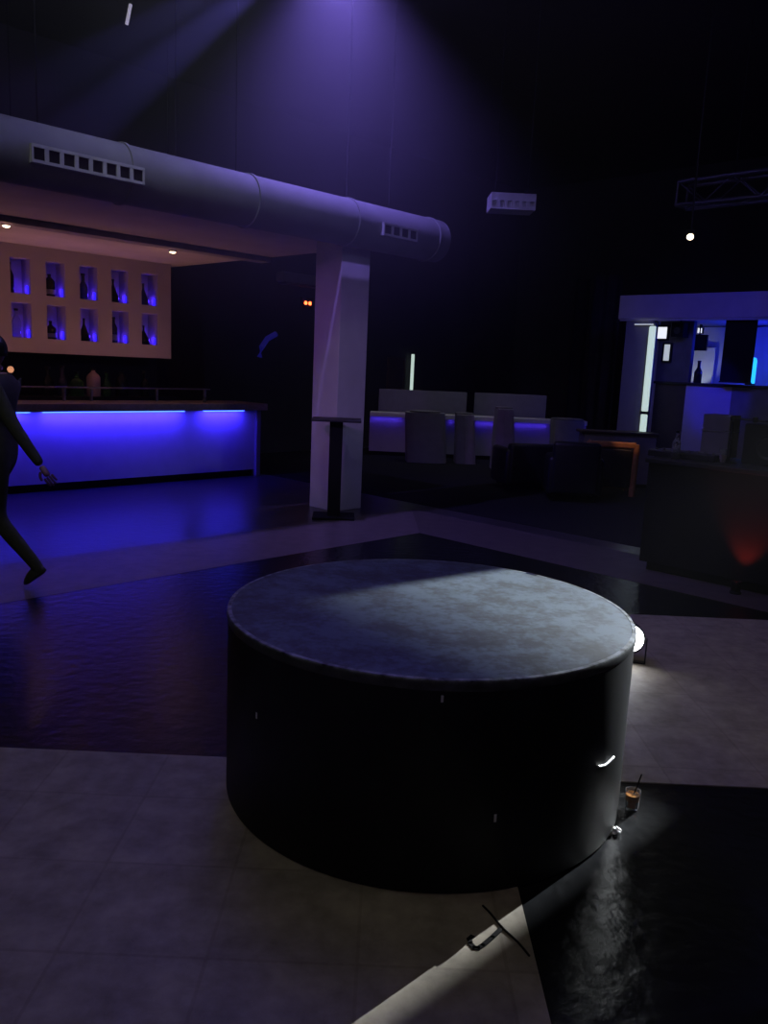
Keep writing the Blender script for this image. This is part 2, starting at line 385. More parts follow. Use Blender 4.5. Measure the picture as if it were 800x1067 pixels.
# ------------------------------------------------------------------ bar counter
BU0, BU1, BV = 2.6, 7.32, 9.70
bar = uvthing('bar_counter', 'long bar with glowing blue front and pale countertop under the canopy', 'bar counter', BU0, BV, 0)
LB = BU1-BU0
MB().box(0, LB-.07, 0, .03, .10, .97).build('front_panel', M['bar_front'], bar)
MB().box(LB-.07, LB, -.05, .6, .0, .97, .004).build('end_panel', M['cloth'], bar)
MB().box(0, LB-.07, .06, .10, 0, .10).build('kickplate', M['matte_black'], bar)
MB().box(0, LB-.07, .03, .6, .10, .97).build('carcass', M['matte_black'], bar)
MB().box(-.05, LB+.06, -.13, .66, .97, 1.065, .006).build('countertop', M['countertop'], bar)
for a, b in ((.5, 1.35), (1.5, 3.41), (3.71, 4.38)):
    MB().box(a, b, -.105, -.080, .958, .9705).build('led_strip', M['led_blue'], bar)
    c = P(BU0+(a+b)/2, BV-.092, .955)
    l = light('AREA', 'bar led', c, (.036, .013, 1), 10*(b-a), None, sx=b-a, sy=.02)
    l.rotation_euler = (math.radians(6), 0, ANG)
bl = uvthing('counter_ledge', 'thin raised ledge on four posts along the rear of the bar', 'shelf', 4.0, 10.17, 1.065)
MB().box(.05, 2.75, -.07, .07, .165, .18, .003).build('shelf_board', M['steel'], bl)
for x in (.62, .98, 1.93, 2.70): MB().box(x-.014, x+.014, -.02, .02, 0, .166, .003).build('post', M['steel'], bl)
tg = uvthing('tumbler', 'tiny bright glass near the right of the ledge on the bar', 'glass', 6.55, 9.95, 1.065)
MB().lathe([(0, 0), (.022, 0), (.027, .075), (.024, .075), (.02, .006), (0, .006)], n=20).build('glass', M['clear'], tg, smooth=True)
MB().lathe([(0, .007), (.0195, .0071), (.0215, .03), (0, .03)], n=20).build('drink', M['pale_glass'], tg, smooth=True)

# ------------------------------------------------------------------ display wall with ten niches
NV = 11.3; NU0, NU1, NZ0, NZ1 = 3.5, 6.835, 1.65, 3.05
dw = uvthing('display_wall', 'white wall panel with two rows of blue bottle niches behind the bar', 'display wall', NU0, NV, 0)
ncol = [4.45+.4735*k for k in range(5)]; NW = .262; rows = [(1.845, 2.30), (2.42, 2.875)]
pn = MB(); D = .28
zs = [NZ0, rows[0][0], rows[0][1], rows[1][0], rows[1][1], NZ1-.001]
for k in (0, 2, 4): pn.box(0, NU1-NU0, 0, D, zs[k], zs[k+1])
for zr in rows:
    x = 0
    for c in ncol:
        pn.box(x, c-NU0, 0, D, zr[0], zr[1]); x = c+NW-NU0
    pn.box(x, NU1-NU0, 0, D, zr[0], zr[1])
pn.build('panel', mat('panel paint', (.42, .37, .42), .7, var=.05, scale=3), dw)
MB().box(0, NU1-NU0, D, D+.02, NZ0, NZ1-.001).build('back_board', M['plaster'], dw)
for zr in rows:
    for c in ncol:
        x = c-NU0
        MB().box(x+NW-.034, x+NW-.006, .05, .09, zr[0], zr[0]+.11, .004).build('niche_light', M['led_niche'], dw)
        light('POINT', 'niche glow', P(c+NW-.045, NV+.13, zr[0]+.07), (.07, .02, 1), .62, size=.02)
# ---- bottles
def bottle_prof(kind, h):
    R = {'wine': (.5, .36, .20), 'cone': (.75, .30, .13), 'slim': (.42, .45, .17), 'squat': (.85, .45, .22), 'flask': (.7, .55, .2), 'decanter': (.95, .18, .14)}[kind]
    rb = .105*R[0]*h/.30; sh = h*(R[1]+.12); rn = .1*R[2]*h/.3
    if kind in ('cone', 'decanter'):
        return [(0, 0), (rb*.95, 0), (rb, .012), (rb*.92, h*.22), (rb*.6, h*.45), (rn*1.2, h*.72), (rn, h*.8), (rn, h*.93), (0, h*.93)], rn, rb
    return [(0, 0), (rb*.94, 0), (rb, .01), (rb, sh), (rb*.8, sh+h*.08), (rn*1.1, sh+h*.2), (rn, sh+h*.24), (rn, h*.93), (0, h*.93)], rn, rb
def bottle(label, u, v, z, kind, h, m, group, band=None, tilt=0.0):
    b = uvthing('bottle', label, 'bottle', u, v, z, group)
    pr, rn, rb = bottle_prof(kind, h)
    MB().lathe(pr, n=24).build('glass', m, b, smooth=True)
    MB().lathe([(0, h*.92), (rn*1.25, h*.92), (rn*1.25, h), (0, h)], n=16).build('cap', M['black_metal'], b, smooth=True)
    if band:
        MB().lathe([(rb*1.012, h*.10), (rb*1.018, h*.10), (rb*1.018, h*.32), (rb*1.012, h*.32)], n=24).build('paper_label', band, b, smooth=True)
    return b
kinds = {1: [('slim', .40, M['dark_glass'], None, .035), ('flask', .30, M['dark_glass'], M['paper'], .10), ('wine', .36, M['blue_glass'], None, .11), ('cone', .33, M['dark_glass'], None, .09), ('cone', .32, M['blue_glass'], None, .10)],
         0: [('slim', .38, M['clear'], None, .11), ('squat', .25, M['dark_glass'], M['paper'], .10), ('cone', .32, M['dark_glass'], None, .11), ('slim', .37, M['blue_glass'], M['paper'], .09), ('decanter', .28, M['dark_glass'], None, .10)]}
descr = {1: ['tall slim dark bottle at the left edge of the upper leftmost blue niche', 'dark bottle with pale label in the second upper blue niche', 'blue grey wine bottle in the middle upper blue niche',
             'broad dark cone-shaped bottle in the fourth upper blue niche', 'small cone-shaped bottle in the upper niche at the right end'],
         0: ['clear slim bottle glowing blue in the lower leftmost niche', 'squat dark bottle in the second lower blue niche', 'broad dark cone-shaped bottle in the middle lower blue niche',
             'tall thin bottle with label in the fourth lower blue niche', 'squat dark decanter in the lower niche at the right end']}
for r in (1, 0):
    for k, c in enumerate(ncol):
        kd, h, m, band, dx = kinds[r][k]
        bottle(descr[r][k], c+dx, NV+.13, rows[r][0], kd, h, m, 'bottles in the blue niches', band)
bc = uvthing('back_counter', 'dark rear counter under the niche panel', 'counter', 3.4, 11.15, 0)
MB().box(0, 3.45, 0, .5, .05, 1.02).build('cabinet', M['matte_black'], bc)
MB().box(-.02, 3.47, -.04, .52, 1.02, 1.07, .006).build('worktop', M['black'], bc)
MB().box(.05, 3.40, .04, .46, 0, .05).build('plinth', M['matte_black'], bc)
for u, kd, h, m, lab in ((4.92, 'wine', .40, M['dark_glass'], 'dark wine bottle at the left of the rear counter'), (5.12, 'wine', .42, M['blue_glass'], 'grey glass bottle on the rear counter under the second niche'),
                         (5.33, 'squat', .34, M['green_glass'], 'squat green bottle on the rear counter, left of the pale one'), (5.58, 'flask', .40, M['pale_glass'], 'pale pink bottle standing out on the dark rear counter'),
                         (5.78, 'wine', .36, M['green_glass'], 'green wine bottle on the rear counter, right of the pale one'), (6.02, 'flask', .36, M['dark_glass'], 'dark flask bottle on the rear counter under the fourth niche'),
                         (6.40, 'wine', .38, M['dark_glass'], 'dark bottle at the right end of the rear counter')):
    bottle(lab, u, 11.32, 1.07, kd, h, m, 'bottles on the rear counter')
wp = at_v(11, 385, 10.62)
wu, wv, wz = uvz(wp)
wl = uvthing('table_lamp', 'tiny warm round lamp glowing beside the head of the person at the bar', 'lamp', wu, 11.22, 1.07)
zz = at_v(11, 385, 11.22); wl.location = (zz.x, zz.y, 1.07); hz = zz.z-1.07
MB().lathe([(0, 0), (.05, 0), (.05, .012), (.012, .02), (.009, hz-.04), (0, hz-.04)], n=20).build('stand', M['black_metal'], wl, smooth=True)
MB().lathe([(0, hz-.045), (.028, hz-.035), (.044, hz), (.028, hz+.035), (0, hz+.045)], n=20).build('globe', M['led_warm'], wl, smooth=True)

# ------------------------------------------------------------------ dark wall behind: air conditioner, red lights, neon, tube, door
def on_back(x, y): return uvz(at_v(x, y, V1))
u0, _, z1 = on_back(287, 283); u1, _, z0 = on_back(330, 302)
ac = uvthing('air_conditioner', 'faint pale air conditioner high on the dark wall left of the column', 'air conditioner', u0, V1-.001, z0)
ww, hh = u1-u0+.15, z1-z0
MB().box(0, ww, -.24, 0, .05, hh, .03).build('casing', M['grey_box'], ac)
MB().box(.05, ww-.05, -.23, -.03, .01, .052, .01).build('louver', M['black'], ac)
u, _, z = on_back(318, 316)
rl = uvthing('warning_light', 'small box with two glowing red lights on the dark wall by the column', 'lamp', u, V1-.001, z)
MB().box(-.14, .14, -.07, 0, -.10, .10, .01).build('box', M['matte_black'], rl)
for s in (-.052, .052): MB().lathe([(.034, 0), (.034, .01), (.02, .026), (0, .03)], n=16, mtx=Matrix.Translation((s, -.07, 0)) @ Matrix.Rotation(PI/2, 4, 'X')).build('red_lamp', M['led_red'], rl, smooth=True)
npts = [(270, 372), (272, 362), (278, 353), (287, 348)]
ps = [uvz(at_v(x, y, V1-.04)) for x, y in npts]
ne = uvthing('neon_tube', 'faint curved blue neon tube on the dark wall right of the bar', 'neon light', ps[0][0], V1-.002, ps[0][2])
MB().tube([(p[0]-ps[0][0], -.05, p[2]-ps[0][2]) for p in ps], .05, 10).build('tube', M['led_neon'], ne, smooth=True)
for cx_, cz_ in ((0, .03), (ps[-1][0]-ps[0][0]-.03, ps[-1][2]-ps[0][2])): MB().tube([(cx_, -.03, cz_), (cx_, 0, cz_)], .015, 6).build('clip', M['black_metal'], ne)
u, _, z0 = on_back(426.3, 412); _, _, z1 = on_back(428.4, 368)
tl = uvthing('tube_light', 'thin upright white tube light above the pale lounge on the far wall', 'tube light', u, V1-.001, z0)
MB().box(-.03, .03, -.03, 0, 0, z1-z0, .004).build('batten', M['black_metal'], tl)
tt = MB().box(-.034, .034, -.075, -.03, .02, z1-z0-.02, .012); tt.build('tube', M['led_white'], tl)
u0, _, zt = on_back(405, 372); u1, _, _ = on_back(419, 375)
dr = uvthing('door_1', 'dark brown door in the far wall left of the upright tube light', 'door', u0, V1-.001, 0); dr['kind'] = 'structure'
MB().box(0, u1-u0, -.04, 0, 0, zt-.05).build('door_leaf', M['brown'], dr)
MB().box(-.05, 0, -.05, 0, 0, zt).box(u1-u0, u1-u0+.05, -.05, 0, 0, zt).box(0, u1-u0, -.05, 0, zt-.05, zt).build('door_frame', mat('door frame', (.10, .07, .05), .6), dr)
MB().lathe([(0, 0), (.025, 0), (.025, .05), (0, .05)], n=12, mtx=Matrix.Translation((.1, -.04, 1.0)) @ Matrix.Rotation(PI/2, 4, 'X')).build('knob', M['chrome'], dr)

# ------------------------------------------------------------------ far white lounge bar (faces the dance floor)
FY = 15.5
def fx(x, y=440, Y=FY): return at_y(x, y, Y).x
rb = math.radians(3)
FB0 = fx(385); FB1 = fx(612)
fb = thing('lounge_counter', 'low white lounge counter with blue glowing front far behind the column', 'counter', (FB0, FY, 0))
MB().box(0, FB1-FB0, .08, .12, .08, .74).build('front_panel', mat('lounge front', (.34, .33, .37), .6, var=.05), fb)
MB().box(0, FB1-FB0, 0, .5, .74, .82, .006).build('countertop', M['white'], fb)
MB().box(.02, FB1-FB0-.02, .12, .48, 0, .74).build('carcass', M['matte_black'], fb)
for a, b in ((385, 420), (466, 474), (495, 516), (536, 572), (585, 612)):
    xa, xb = fx(a)-FB0+.02, fx(b)-FB0-.02
    MB().box(xa, xb, .03, .05, .733, .741).build('led_strip', M['led_dim'], fb)
    l = light('AREA', 'lounge led', (FB0+(xa+xb)/2, FY+.03, .725), (.09, .04, 1), .8*(xb-xa), None, sx=xb-xa, sy=.02)
    l.rotation_euler = (math.radians(8), 0, 0)
for a, b, ya, lab in ((395, 487, 405, 'wider left pale upright partition behind the far lounge counter'), (495, 570, 409, 'narrower right pale upright partition behind the far lounge counter')):
    p = at_y(a, ya, FY+.75); p2 = at_y(b, ya, FY+.75)
    t = thing('partition', lab, 'partition', (p.x, FY+.75, 0), 0, 'lounge partitions')
    MB().box(0, p2.x-p.x, 0, .08, .06, p.z, .01).build('panel', M['cloth'], t)
    MB().box(.05, .13, -.1, .18, 0, .06).build('foot', M['black_metal'], t); MB().box(p2.x-p.x-.13, p2.x-p.x-.05, -.1, .18, 0, .06).build('foot', M['black_metal'], t)
def plinth(a0, a1, b0, b1, ytop, Y, label, nm='plinth'):
    p = at_y((a0+a1)/2, ytop, Y); x0, x1 = at_y(a0, ytop, Y).x-p.x, at_y(a1, ytop, Y).x-p.x
    X0, X1 = at_y(b0, 470, Y).x-p.x, at_y(b1, 470, Y).x-p.x
    t = thing('draped_table', label, 'table', (p.x, Y, 0), 0, 'draped white tables')
    m = MB(); bm = bmesh.new(); h = p.z; n = 44; lo = []; hi = []
    for k in range(n):
        a = 2*PI*k/n; ca, sa = math.cos(a), math.sin(a)
        sq = 1/max(abs(ca), abs(sa))**.7; w = 1+.035*math.sin(k*2.6)
        hi.append(bm.verts.new(((x1-x0)/2*ca*sq*.95, .28*sa*sq, h-.03))); lo.append(bm.verts.new(((X0+X1)/2+(X1-X0)/2*ca*sq*w*.95, .3*sa*sq*w, .01)))
    for k in range(n): bm.faces.new((lo[k], lo[(k+1) % n], hi[(k+1) % n], hi[k]))
    bm.faces.new(hi); bmesh.ops.recalc_face_normals(bm, faces=bm.faces); m._add(bm)
    m.build('cloth', M['cloth'], t, smooth=True)
    MB().lathe([(0, h-.03), (min(.28, (x1-x0)/2), h-.03), (min(.28, (x1-x0)/2), h), (0, h)], n=24).build('tabletop', M['grey_box'], t)
plinth(421, 465, 422, 466, 428, 14.8, 'wide white draped table left of the others before the lounge counter')
plinth(474, 494, 473, 496, 430, 14.9, 'narrow white draped table between two blue gaps at the lounge counter')
plinth(516, 534, 511, 538, 424, 14.2, 'tall tapering draped table nearest the black armchairs')
plinth(574, 608, 573, 610, 436, 14.6, 'low pale draped table behind the black armchairs')

# ------------------------------------------------------------------ armchairs in front
def armchair(label, x, y, rz, w=.95, h=.78, d=.8):
    t = thing('armchair', label, 'armchair', (x, y, 0), rz, 'black lounge armchairs')
    MB().box(-w/2+.14, w/2-.14, -d/2, d/2-.15, .22, .43, .04, seg=3).build('seat', M['black_leather'], t, smooth=True)
    MB().box(-w/2+.05, w/2-.05, d/2-.2, d/2, .10, h, .05, seg=4).build('backrest', M['black_leather'], t, smooth=True)
    for s in (-1, 1):
        MB().box(s*(w/2-.075)-.075, s*(w/2-.075)+.075, -d/2, d/2-.02, .08, .60, .05, seg=3).build('armrest', M['black_leather'], t, smooth=True)
    for sx in (-1, 1):
        for sy in (-1, 1): MB().lathe([(.018, 0), (.025, .11), (0, .11)], sx*(w/2-.1), sy*(d/2-.1), 12).build('leg', M['black_metal'], t)
    MB().box(-w/2+.08, w/2-.08, -d/2+.05, d/2-.05, .10, .23).build('base', M['black_leather'], t)
p = at_y(556, 462, 11.7); armchair('wider black lounge armchair in front of the tall draped table', p.x, 11.9, PI+.15, .95, p.z)
p = at_y(601, 460, 10.9); armchair('smaller black lounge armchair close beside the wooden framed chair', p.x, 11.0, PI-.1, .72, p.z, .7)
# wood framed chair: bent frame with dark back and seat
p = at_y(637, 459, 11.75); Hc = p.z
wc = thing('wooden_armchair', 'lounge chair with warm lit bent wooden frame and dark upholstery', 'armchair', (p.x, 11.8, 0), PI-.12)
W = .31
for s in (-1, 1):
    f = MB()
    f.tube([(s*W, .28, 0), (s*W, .25, .35), (s*W, .22, Hc-.10), (s*W, .19, Hc-.03), (s*W, .12, Hc-.01)] if False else [(s*W, .30, 0.0), (s*(W+.012), .28, .30), (s*(W+.02), .26, Hc-.09), (s*(W+.015), .255, Hc-.035), (s*(W-.01), .25, Hc-.012)], .044, 12)
    f.build('rear_frame', M['wood'], wc, smooth=True)
    MB().tube([(s*(W+.01), -.30, 0), (s*(W+.01), -.29, .50), (s*(W+.01), -.24, .56), (s*(W+.015), .26, .60)], .026, 10).build('arm_frame', M['wood'], wc, smooth=True)
MB().box(-W-.01, W+.01, .205, .295, Hc-.085, Hc, .02, seg=3).build('top_rail', M['wood'], wc, smooth=True)
MB().box(-W+.03, W-.03, .17, .31, .12, Hc-.09, .03, seg=3).build('backrest', M['black_leather'], wc, smooth=True)
MB().box(-W+.03, W-.03, -.28, .22, .28, .42, .04, seg=3).build('seat', M['black_leather'], wc, smooth=True)
# white counter behind it
p0, p1 = at_y(606, 450, 12.3), at_y(687, 452, 12.3)
wcn = thing('side_counter', 'white counter with brown top behind the wooden framed chair', 'counter', (p0.x, 12.42, 0), 0)
p0 = at_y(606, 450, 12.42); p1 = at_y(687, 452, 12.42); zc = p1.z; LW = p1.x-p0.x
wcn.location = (p0.x, 12.42, 0)
MB().box(.05, LW-.03, .02, .38, .06, zc-.04, .006).build('body', M['cloth'], wcn)
MB().box(0, LW, -.02, .40, zc-.04, zc, .008).build('countertop', M['brown'], wcn)
MB().box(.08, LW-.06, .05, .35, 0, .06).build('plinth', M['matte_black'], wcn)

# ------------------------------------------------------------------ dark drapes between lounge and second bar
def drape(a, b, label, ytop=300, Y=15.0, m=None):
    p, p2 = at_y(a, 400, Y), at_y(b, 400, Y); w = p2.x-p.x; n = 40; h = at_y(a, ytop, Y).z
    t = MB(); bm = bmesh.new(); lo, hi = [], []
    for side in (0, 1):
        rng = range(n+1) if side == 0 else range(n, -1, -1)
        for k in rng:
            yy = .05*math.sin(k/n*w*26)+side*.02
            lo.append(bm.verts.new((w*k/n, yy, .0))); hi.append(bm.verts.new((w*k/n, yy*.7, h)))
    N2 = len(lo)
    for k in range(N2): bm.faces.new((lo[k], lo[(k+1) % N2], hi[(k+1) % N2], hi[k]))
    bmesh.ops.recalc_face_normals(bm, faces=bm.faces); t._add(bm)
    o = t.build('drape', m or M['matte_black'], None, (p.x, Y, 0), 0, True)
    return tag(o, label, 'curtain', 'dark drapes beside the second bar')
M['blue_drape'] = mat('dark blue drape', (.03, .03, .05), .9)
d1 = drape(592, 607, 'narrow black drape left of the dark blue one', 290, 16.5)
d2 = drape(610, 640, 'wide dark blue drape left of the second bar', 285, 16.7, M['blue_drape'])

# ------------------------------------------------------------------ second bar on the right (faces the dance floor, runs along the other axis)
SU = 12.0
def sv(x, y, u=SU): q = at_u(x, y, u); return q.dot(VX), q.z
sec = uvthing('second_bar_canopy', 'blue-lit canopy roof over the second bar at right', 'canopy', SU, 2.6, 0)
vL, zt = sv(646, 308); _, zb = sv(640, 334)
MB().box(0, 3.4, 0, vL-2.6, zb+.02, zt, .01).build('fascia', M['plaster'], sec)
MB().box(.02, .06, .02, vL-2.62, zb-.005, zb+.02).build('edge_trim', M['white'], sec)
MB().box(3.2, 3.3, .2, .3, 0, zb+.02).build('rear_post', M['black_metal'], sec)
MB().box(3.2, 3.3, vL-3.0, vL-2.9, 0, zb+.02).build('rear_post', M['black_metal'], sec)
va, _ = sv(645, 400); vb, _ = sv(674, 400)
pl = tag(MB().box(0, .14, 0, va-vb, 0, zb+.02, .004).build('column', mat('pillar paint', (.27, .26, .30), .8, var=.06), None, P(SU+.05, vb), ANG), 'square pale pillar of the second bar beside the upright light tube', 'column', None, 'structure')
vt, zt0 = sv(668.5, 446, SU); vt1, zt1 = sv(679, 340, SU)
tu = uvthing('tube_light', 'long bright upright tube light on the pillar of the second bar', 'tube light', SU-.008, vb-.015, zt0-.1)
hh = zt1-zt0+.1
MB().box(.0, .05, -.03, .045, 0, hh+.05, .005).build('batten', M['grey_box'], tu)
MB().box(-.045, .0, -.058, .050, .02, .32, .02).build('tube', M['led_white'], tu)
MB().box(-.045, .0, -.058, .050, .36, hh, .02).build('tube', M['led_white'], tu)
MB().box(-.05, .001, -.062, .055, .318, .362).build('joint', M['black_metal'], tu)
MB().box(-.03, .0, .0, .30, hh+.02, hh+.035).build('cap_bar', M['led_slit'], tu)
# inner back wall of the second bar
IU = 13.6
def si(x, y, u=IU): q = at_u(x, y, u); return q.dot(VX), q.z
iw0, _ = si(805, 400); iw0 -= 1.2; iw1, _ = si(668, 400)
iw = tag(MB().box(0, .12, 0, iw1-iw0, 0, zb).build('wall_booth', M['plaster'], None, P(IU, iw0), ANG), 'inner rear wall of the second bar under its canopy', 'wall', None, 'structure')
def wallbox(name, label, cat, x0, x1, y0, y1, m, u=IU, t=.04, frame=True, part='panel'):
    v1, z1 = si((x0), (y0), u); v0, z0 = si(x1, y1, u)
    o = uvthing(name, label, cat, u-.0005, v0, z0)
    MB().box(-t, 0, 0, v1-v0, 0, z1-z0, .004).build(part, m, o)
    if frame:
        w = .025; f = MB()
        f.box(-t-.01, 0, -w, 0, -w, z1-z0+w).box(-t-.01, 0, v1-v0, v1-v0+w, -w, z1-z0+w).box(-t-.01, 0, 0, v1-v0, -w, 0).box(-t-.01, 0, 0, v1-v0, z1-z0, z1-z0+w)
        f.build('frame', M['black_metal'], o)
    return o
zA = at_u(683, 397, 12.35).z; pw1, _ = sv(682, 400, SU+.5); pw0, _ = sv(716.5, 400, SU+.5)
tag(MB().box(0, .1, 0, pw1-pw0, zA, zb+.02).build('wall_partition', mat('partition grey', (.16, .15, .17), .8), None, P(SU+.5, pw0), ANG), 'grey partition wall carrying the square panel and slit light in the second bar', 'wall', None, 'structure')
wallbox('light_panel', 'small bright white square light panel right of the long tube', 'light panel', 685.5, 695.5, 341, 353, M['led_square'], SU+.5, part='diffuser')
wallbox('slit_light', 'short upright slit light just below the white square panel', 'light panel', 693.5, 698, 359, 376, M['led_slit'], SU+.5, part='diffuser')
o = wallbox('wall_screen', 'dark hanging screen above the pale lit panel of the second bar', 'screen', 721, 735, 350.5, 364, M['black'], IU-.35, part='display')
v1_, z1_ = si(721, 350.5, IU-.35); v0_, z0_ = si(735, 364, IU-.35)
MB().box(-.01, .02, -.02, v1_-v0_+.02, z1_-z0_, z1_-z0_+.02).build('bezel', M['grey_box'], o)
MB().tube([(.0, (v1_-v0_)/2, z1_-z0_+.01), (.0, (v1_-v0_)/2, zb-z0_+.03)], .012, 8).build('bracket', M['black_metal'], o)
o = wallbox('small_spotlight', 'tiny bright spotlight above the dark screen of the second bar', 'lamp', 728, 731, 342, 347, M['led_square'], IU-.3, frame=False, part='lens')
v0_, z0_ = si(731, 347, IU-.3)
MB().box(.0, .07, -.005, .05, -.01, .09, .005).tube([(.03, .02, .085), (.03, .02, zb-z0_+.03)], .01, 8).build('housing', M['black_metal'], o)
wallbox('pale_panel', 'pale grey lit wall panel behind a dark bottle in the second bar', 'panel', 718.5, 742, 362, 402, M['white'], IU-.05, .03, False)
o = wallbox('speaker', 'dark square loudspeaker box hung left of the dark screen', 'loudspeaker', 706, 717, 337, 352, M['matte_black'], SU+.5, .2, False, 'cabinet')
v1_, z1_ = si(706, 337, SU+.5); v0_, z0_ = si(717, 352, SU+.5)
MB().lathe([(.0, .0), (.05, .004), (.055, 0)], n=20, mtx=Matrix.Translation((-.2, (v1_-v0_)/2, .1)) @ Matrix.Rotation(-PI/2, 4, 'Y')).build('cone', M['black'], o)
MB().tube([(-.1, (v1_-v0_)/2, z1_-z0_-.01), (-.1, (v1_-v0_)/2, zb-z0_+.03)], .012, 8).build('bracket', M['black_metal'], o)
# counter of the second bar
CUu = 12.35
def scn(x, y, u=CUu): q = at_u(x, y, u); return q.dot(VX), q.z
vA, zA = scn(683, 397); vB, zB = scn(763, 401)
sb = uvthing('second_bar_counter', 'stepped bar counter with blue-lit side and dark brown end at right', 'bar counter', CUu, vB-1.2, 0)
vm, _ = scn(713, 420)
MB().box(0, .4, vm-vB+1.2, vA-vB+1.2, 0, zA-.04).build('brown_panel', M['brown'], sb)
MB().box(0, .4, 1.2, vm-vB+1.2, 0, zA-.04).build('front_panel', M['bar_front'], sb)
MB().box(0, .4, 0, 1.2, 0, zA-.04).build('dark_panel', M['grey_box'], sb)
MB().box(-.04, .46, -.02, vA-vB+1.22, zA-.04, zA, .005).build('countertop', M['black'], sb)
vbt, _ = scn(727, 392, 12.6)
bottle('dark bottle standing before the pale lit panel of the second bar', 12.6, vbt, zA, 'wine', .34, M['dark_glass'], None)
# tall dark panel, blue lamp, blue wall
vP1, zP1 = sv(754, 325); vP0, zP0 = sv(776, 398)
bp = uvthing('hanging_panel', 'tall black hanging panel between the pale lit panel and the blue lamp', 'panel', SU+.12, vP0, zP0)
MB().box(0, .10, 0, vP1-vP0, 0, zb-zP0+.02).build('panel', M['matte_black'], bp)
MB().box(-.008, .108, -.008, vP1-vP0+.008, -.02, .0).build('bottom_rail', M['black_metal'], bp)
CLU = 13.0
q = at_u(781, 401, CLU)
cy = thing('cylinder_lamp', 'glowing cyan cylinder lamp at the right edge of the second bar', 'lamp', (q.x, q.y, zA), 0)
qt = at_u(781, 372, CLU)
hL = qt.z-zA
MB().lathe([(0, .02), (.062, .02), (.066, .05), (.066, hL-.06), (.05, hL-.012), (0, hL)], n=28).build('shade', M['led_cyan'], cy, smooth=True)
MB().lathe([(0, 0), (.075, 0), (.075, .025), (0, .025)], n=28).build('base', M['black_metal'], cy, smooth=True)
vv = q.dot(VX)
ls = uvthing('lamp_shelf', 'black ledge carrying the cyan lamp at the right edge of the second bar', 'shelf', CUu+.46, vv-.6, 0)
MB().box(.0, .40, 0, .95, zA-.05, zA, .004).build('board', M['black'], ls); MB().box(.05, .3, .05, .9, 0, zA-.05).build('cabinet', M['matte_black'], ls)
light('POINT', 'cyan glow', (q.x-.1, q.y, zA+.35), (.012, .02, 1), 16, size=.08)
light('AREA', 'booth blue', P(SU+.55, 4.6, zb-.08), (.03, .015, 1), 4, P(IU, 4.6, 1.6), sx=1.0, sy=.1)
light('SPOT', 'counter blue', P(CUu-1.6, vB+.1, 2.35), (.012, .005, 1), 50, P(CUu, vB+.2, 1.45), .05, 34, .6)
light('SPOT', 'panel white', P(IU-.6, si(733, 380)[0], 1.52), (.85, 1, .8), 5.5, P(IU, si(730, 384)[0], 1.95), .03, 62, .6)
# low fascia / pillar wash
light('SPOT', 'canopy blue wash', P(9.4, 4.2, 3.4), (.03, .02, 1), 60, P(12, 5.4, 2.3), .1, 60, .8)

# ------------------------------------------------------------------ black DJ booth, right foreground
BUU = 6.62
v1_, z1_ = sv(676, 478, BUU)
dj = uvthing('dj_booth', 'big black booth counter at the right edge behind the podium', 'booth', BUU, -.6, 0)
Lj = v1_+.6
MB().box(0, .75, 0, Lj, .08, .95, .006).build('body', M['matte_black'], dj)
MB().box(-.03, .80, -.02, Lj+.02, .95, .99, .006).build('countertop', M['black'], dj)
MB().box(.05, .70, .05, Lj-.05, 0, .08).build('plinth', M['matte_black'], dj)
def onb(x, y, u=BUU+.3): q = at_u(x, y, u); return q.dot(VX), q.z
def mixer(label, v, u=BUU+.32):
    t = uvthing('mixer', label, 'mixer', u, v, .99)
    MB().box(-.15, .15, -.15, .15, 0, .055, .008).build('casing', M['black'], t)
    for k in range(4):
        MB().lathe([(.012, .055), (.010, .075), (0, .076)], -.08, -.105+.07*k, 12).build('knob', M['grey_box'], t)
    MB().box(.02, .12, -.12, .12, .0551, .058).build('fader_panel', M['grey_box'], t)
vk, _ = onb(698, 476); mixer('flat black mixer on the left end of the booth top', vk)
vk, _ = onb(733, 476); mixer('flat black mixer on the booth top next to the mic stand', vk)
v_s, z_s = onb(764, 436); v_e, _ = onb(806, 438)
ms = uvthing('microphone_stand', 'thin black stand with crossbar and two clamps on the booth', 'stand', BUU+.3, v_s, .99)
MB().lathe([(0, 0), (.07, 0), (.07, .012), (.02, .02), (0, .02)], n=24).build('base', M['black_metal'], ms, smooth=True)
MB().tube([(0, 0, .015), (0, 0, z_s-.99)], .010, 10).build('pole', M['black_metal'], ms)
MB().tube([(0, .01, z_s-.99), (0, -(v_s-v_e), z_s-.995)], .009, 10).build('crossbar', M['black_metal'], ms)
for dv in (0, v_s-onb(787, 436)[0]):
    MB().lathe([(0, -.026), (.02, -.02), (.026, 0), (.02, .02), (0, .026)], 0, 0, 14, Matrix.Translation((0, -dv, z_s-.99))).build('clamp', M['black_metal'], ms, smooth=True)
vS, zS = onb(783, 441, BUU+.5)
spk = uvthing('monitor_speaker', 'black monitor loudspeaker on the booth at the right edge', 'loudspeaker', BUU+.5, vS-.42, .99)
MB().box(-.14, .14, 0, .42, 0, zS-.99, .01).build('cabinet', M['matte_black'], spk)
MB().lathe([(.10, .0), (.095, .006), (.03, -.02), (0, -.012)], n=28, mtx=Matrix.Translation((-.142, .21, .15)) @ Matrix.Rotation(-PI/2, 4, 'Y')).build('cone', M['black'], spk, smooth=True)
vg1, zg = onb(739, 431, BUU+.62); vg0, _ = onb(768, 431, BUU+.62)
fc = uvthing('equipment_case', 'plain grey upright equipment case on the booth behind the thin stand', 'case', BUU+.50, vg0, .99)
MB().box(0, .22, 0, vg1-vg0, 0.01, zg-.99, .008).build('case_body', M['grey_box'], fc)
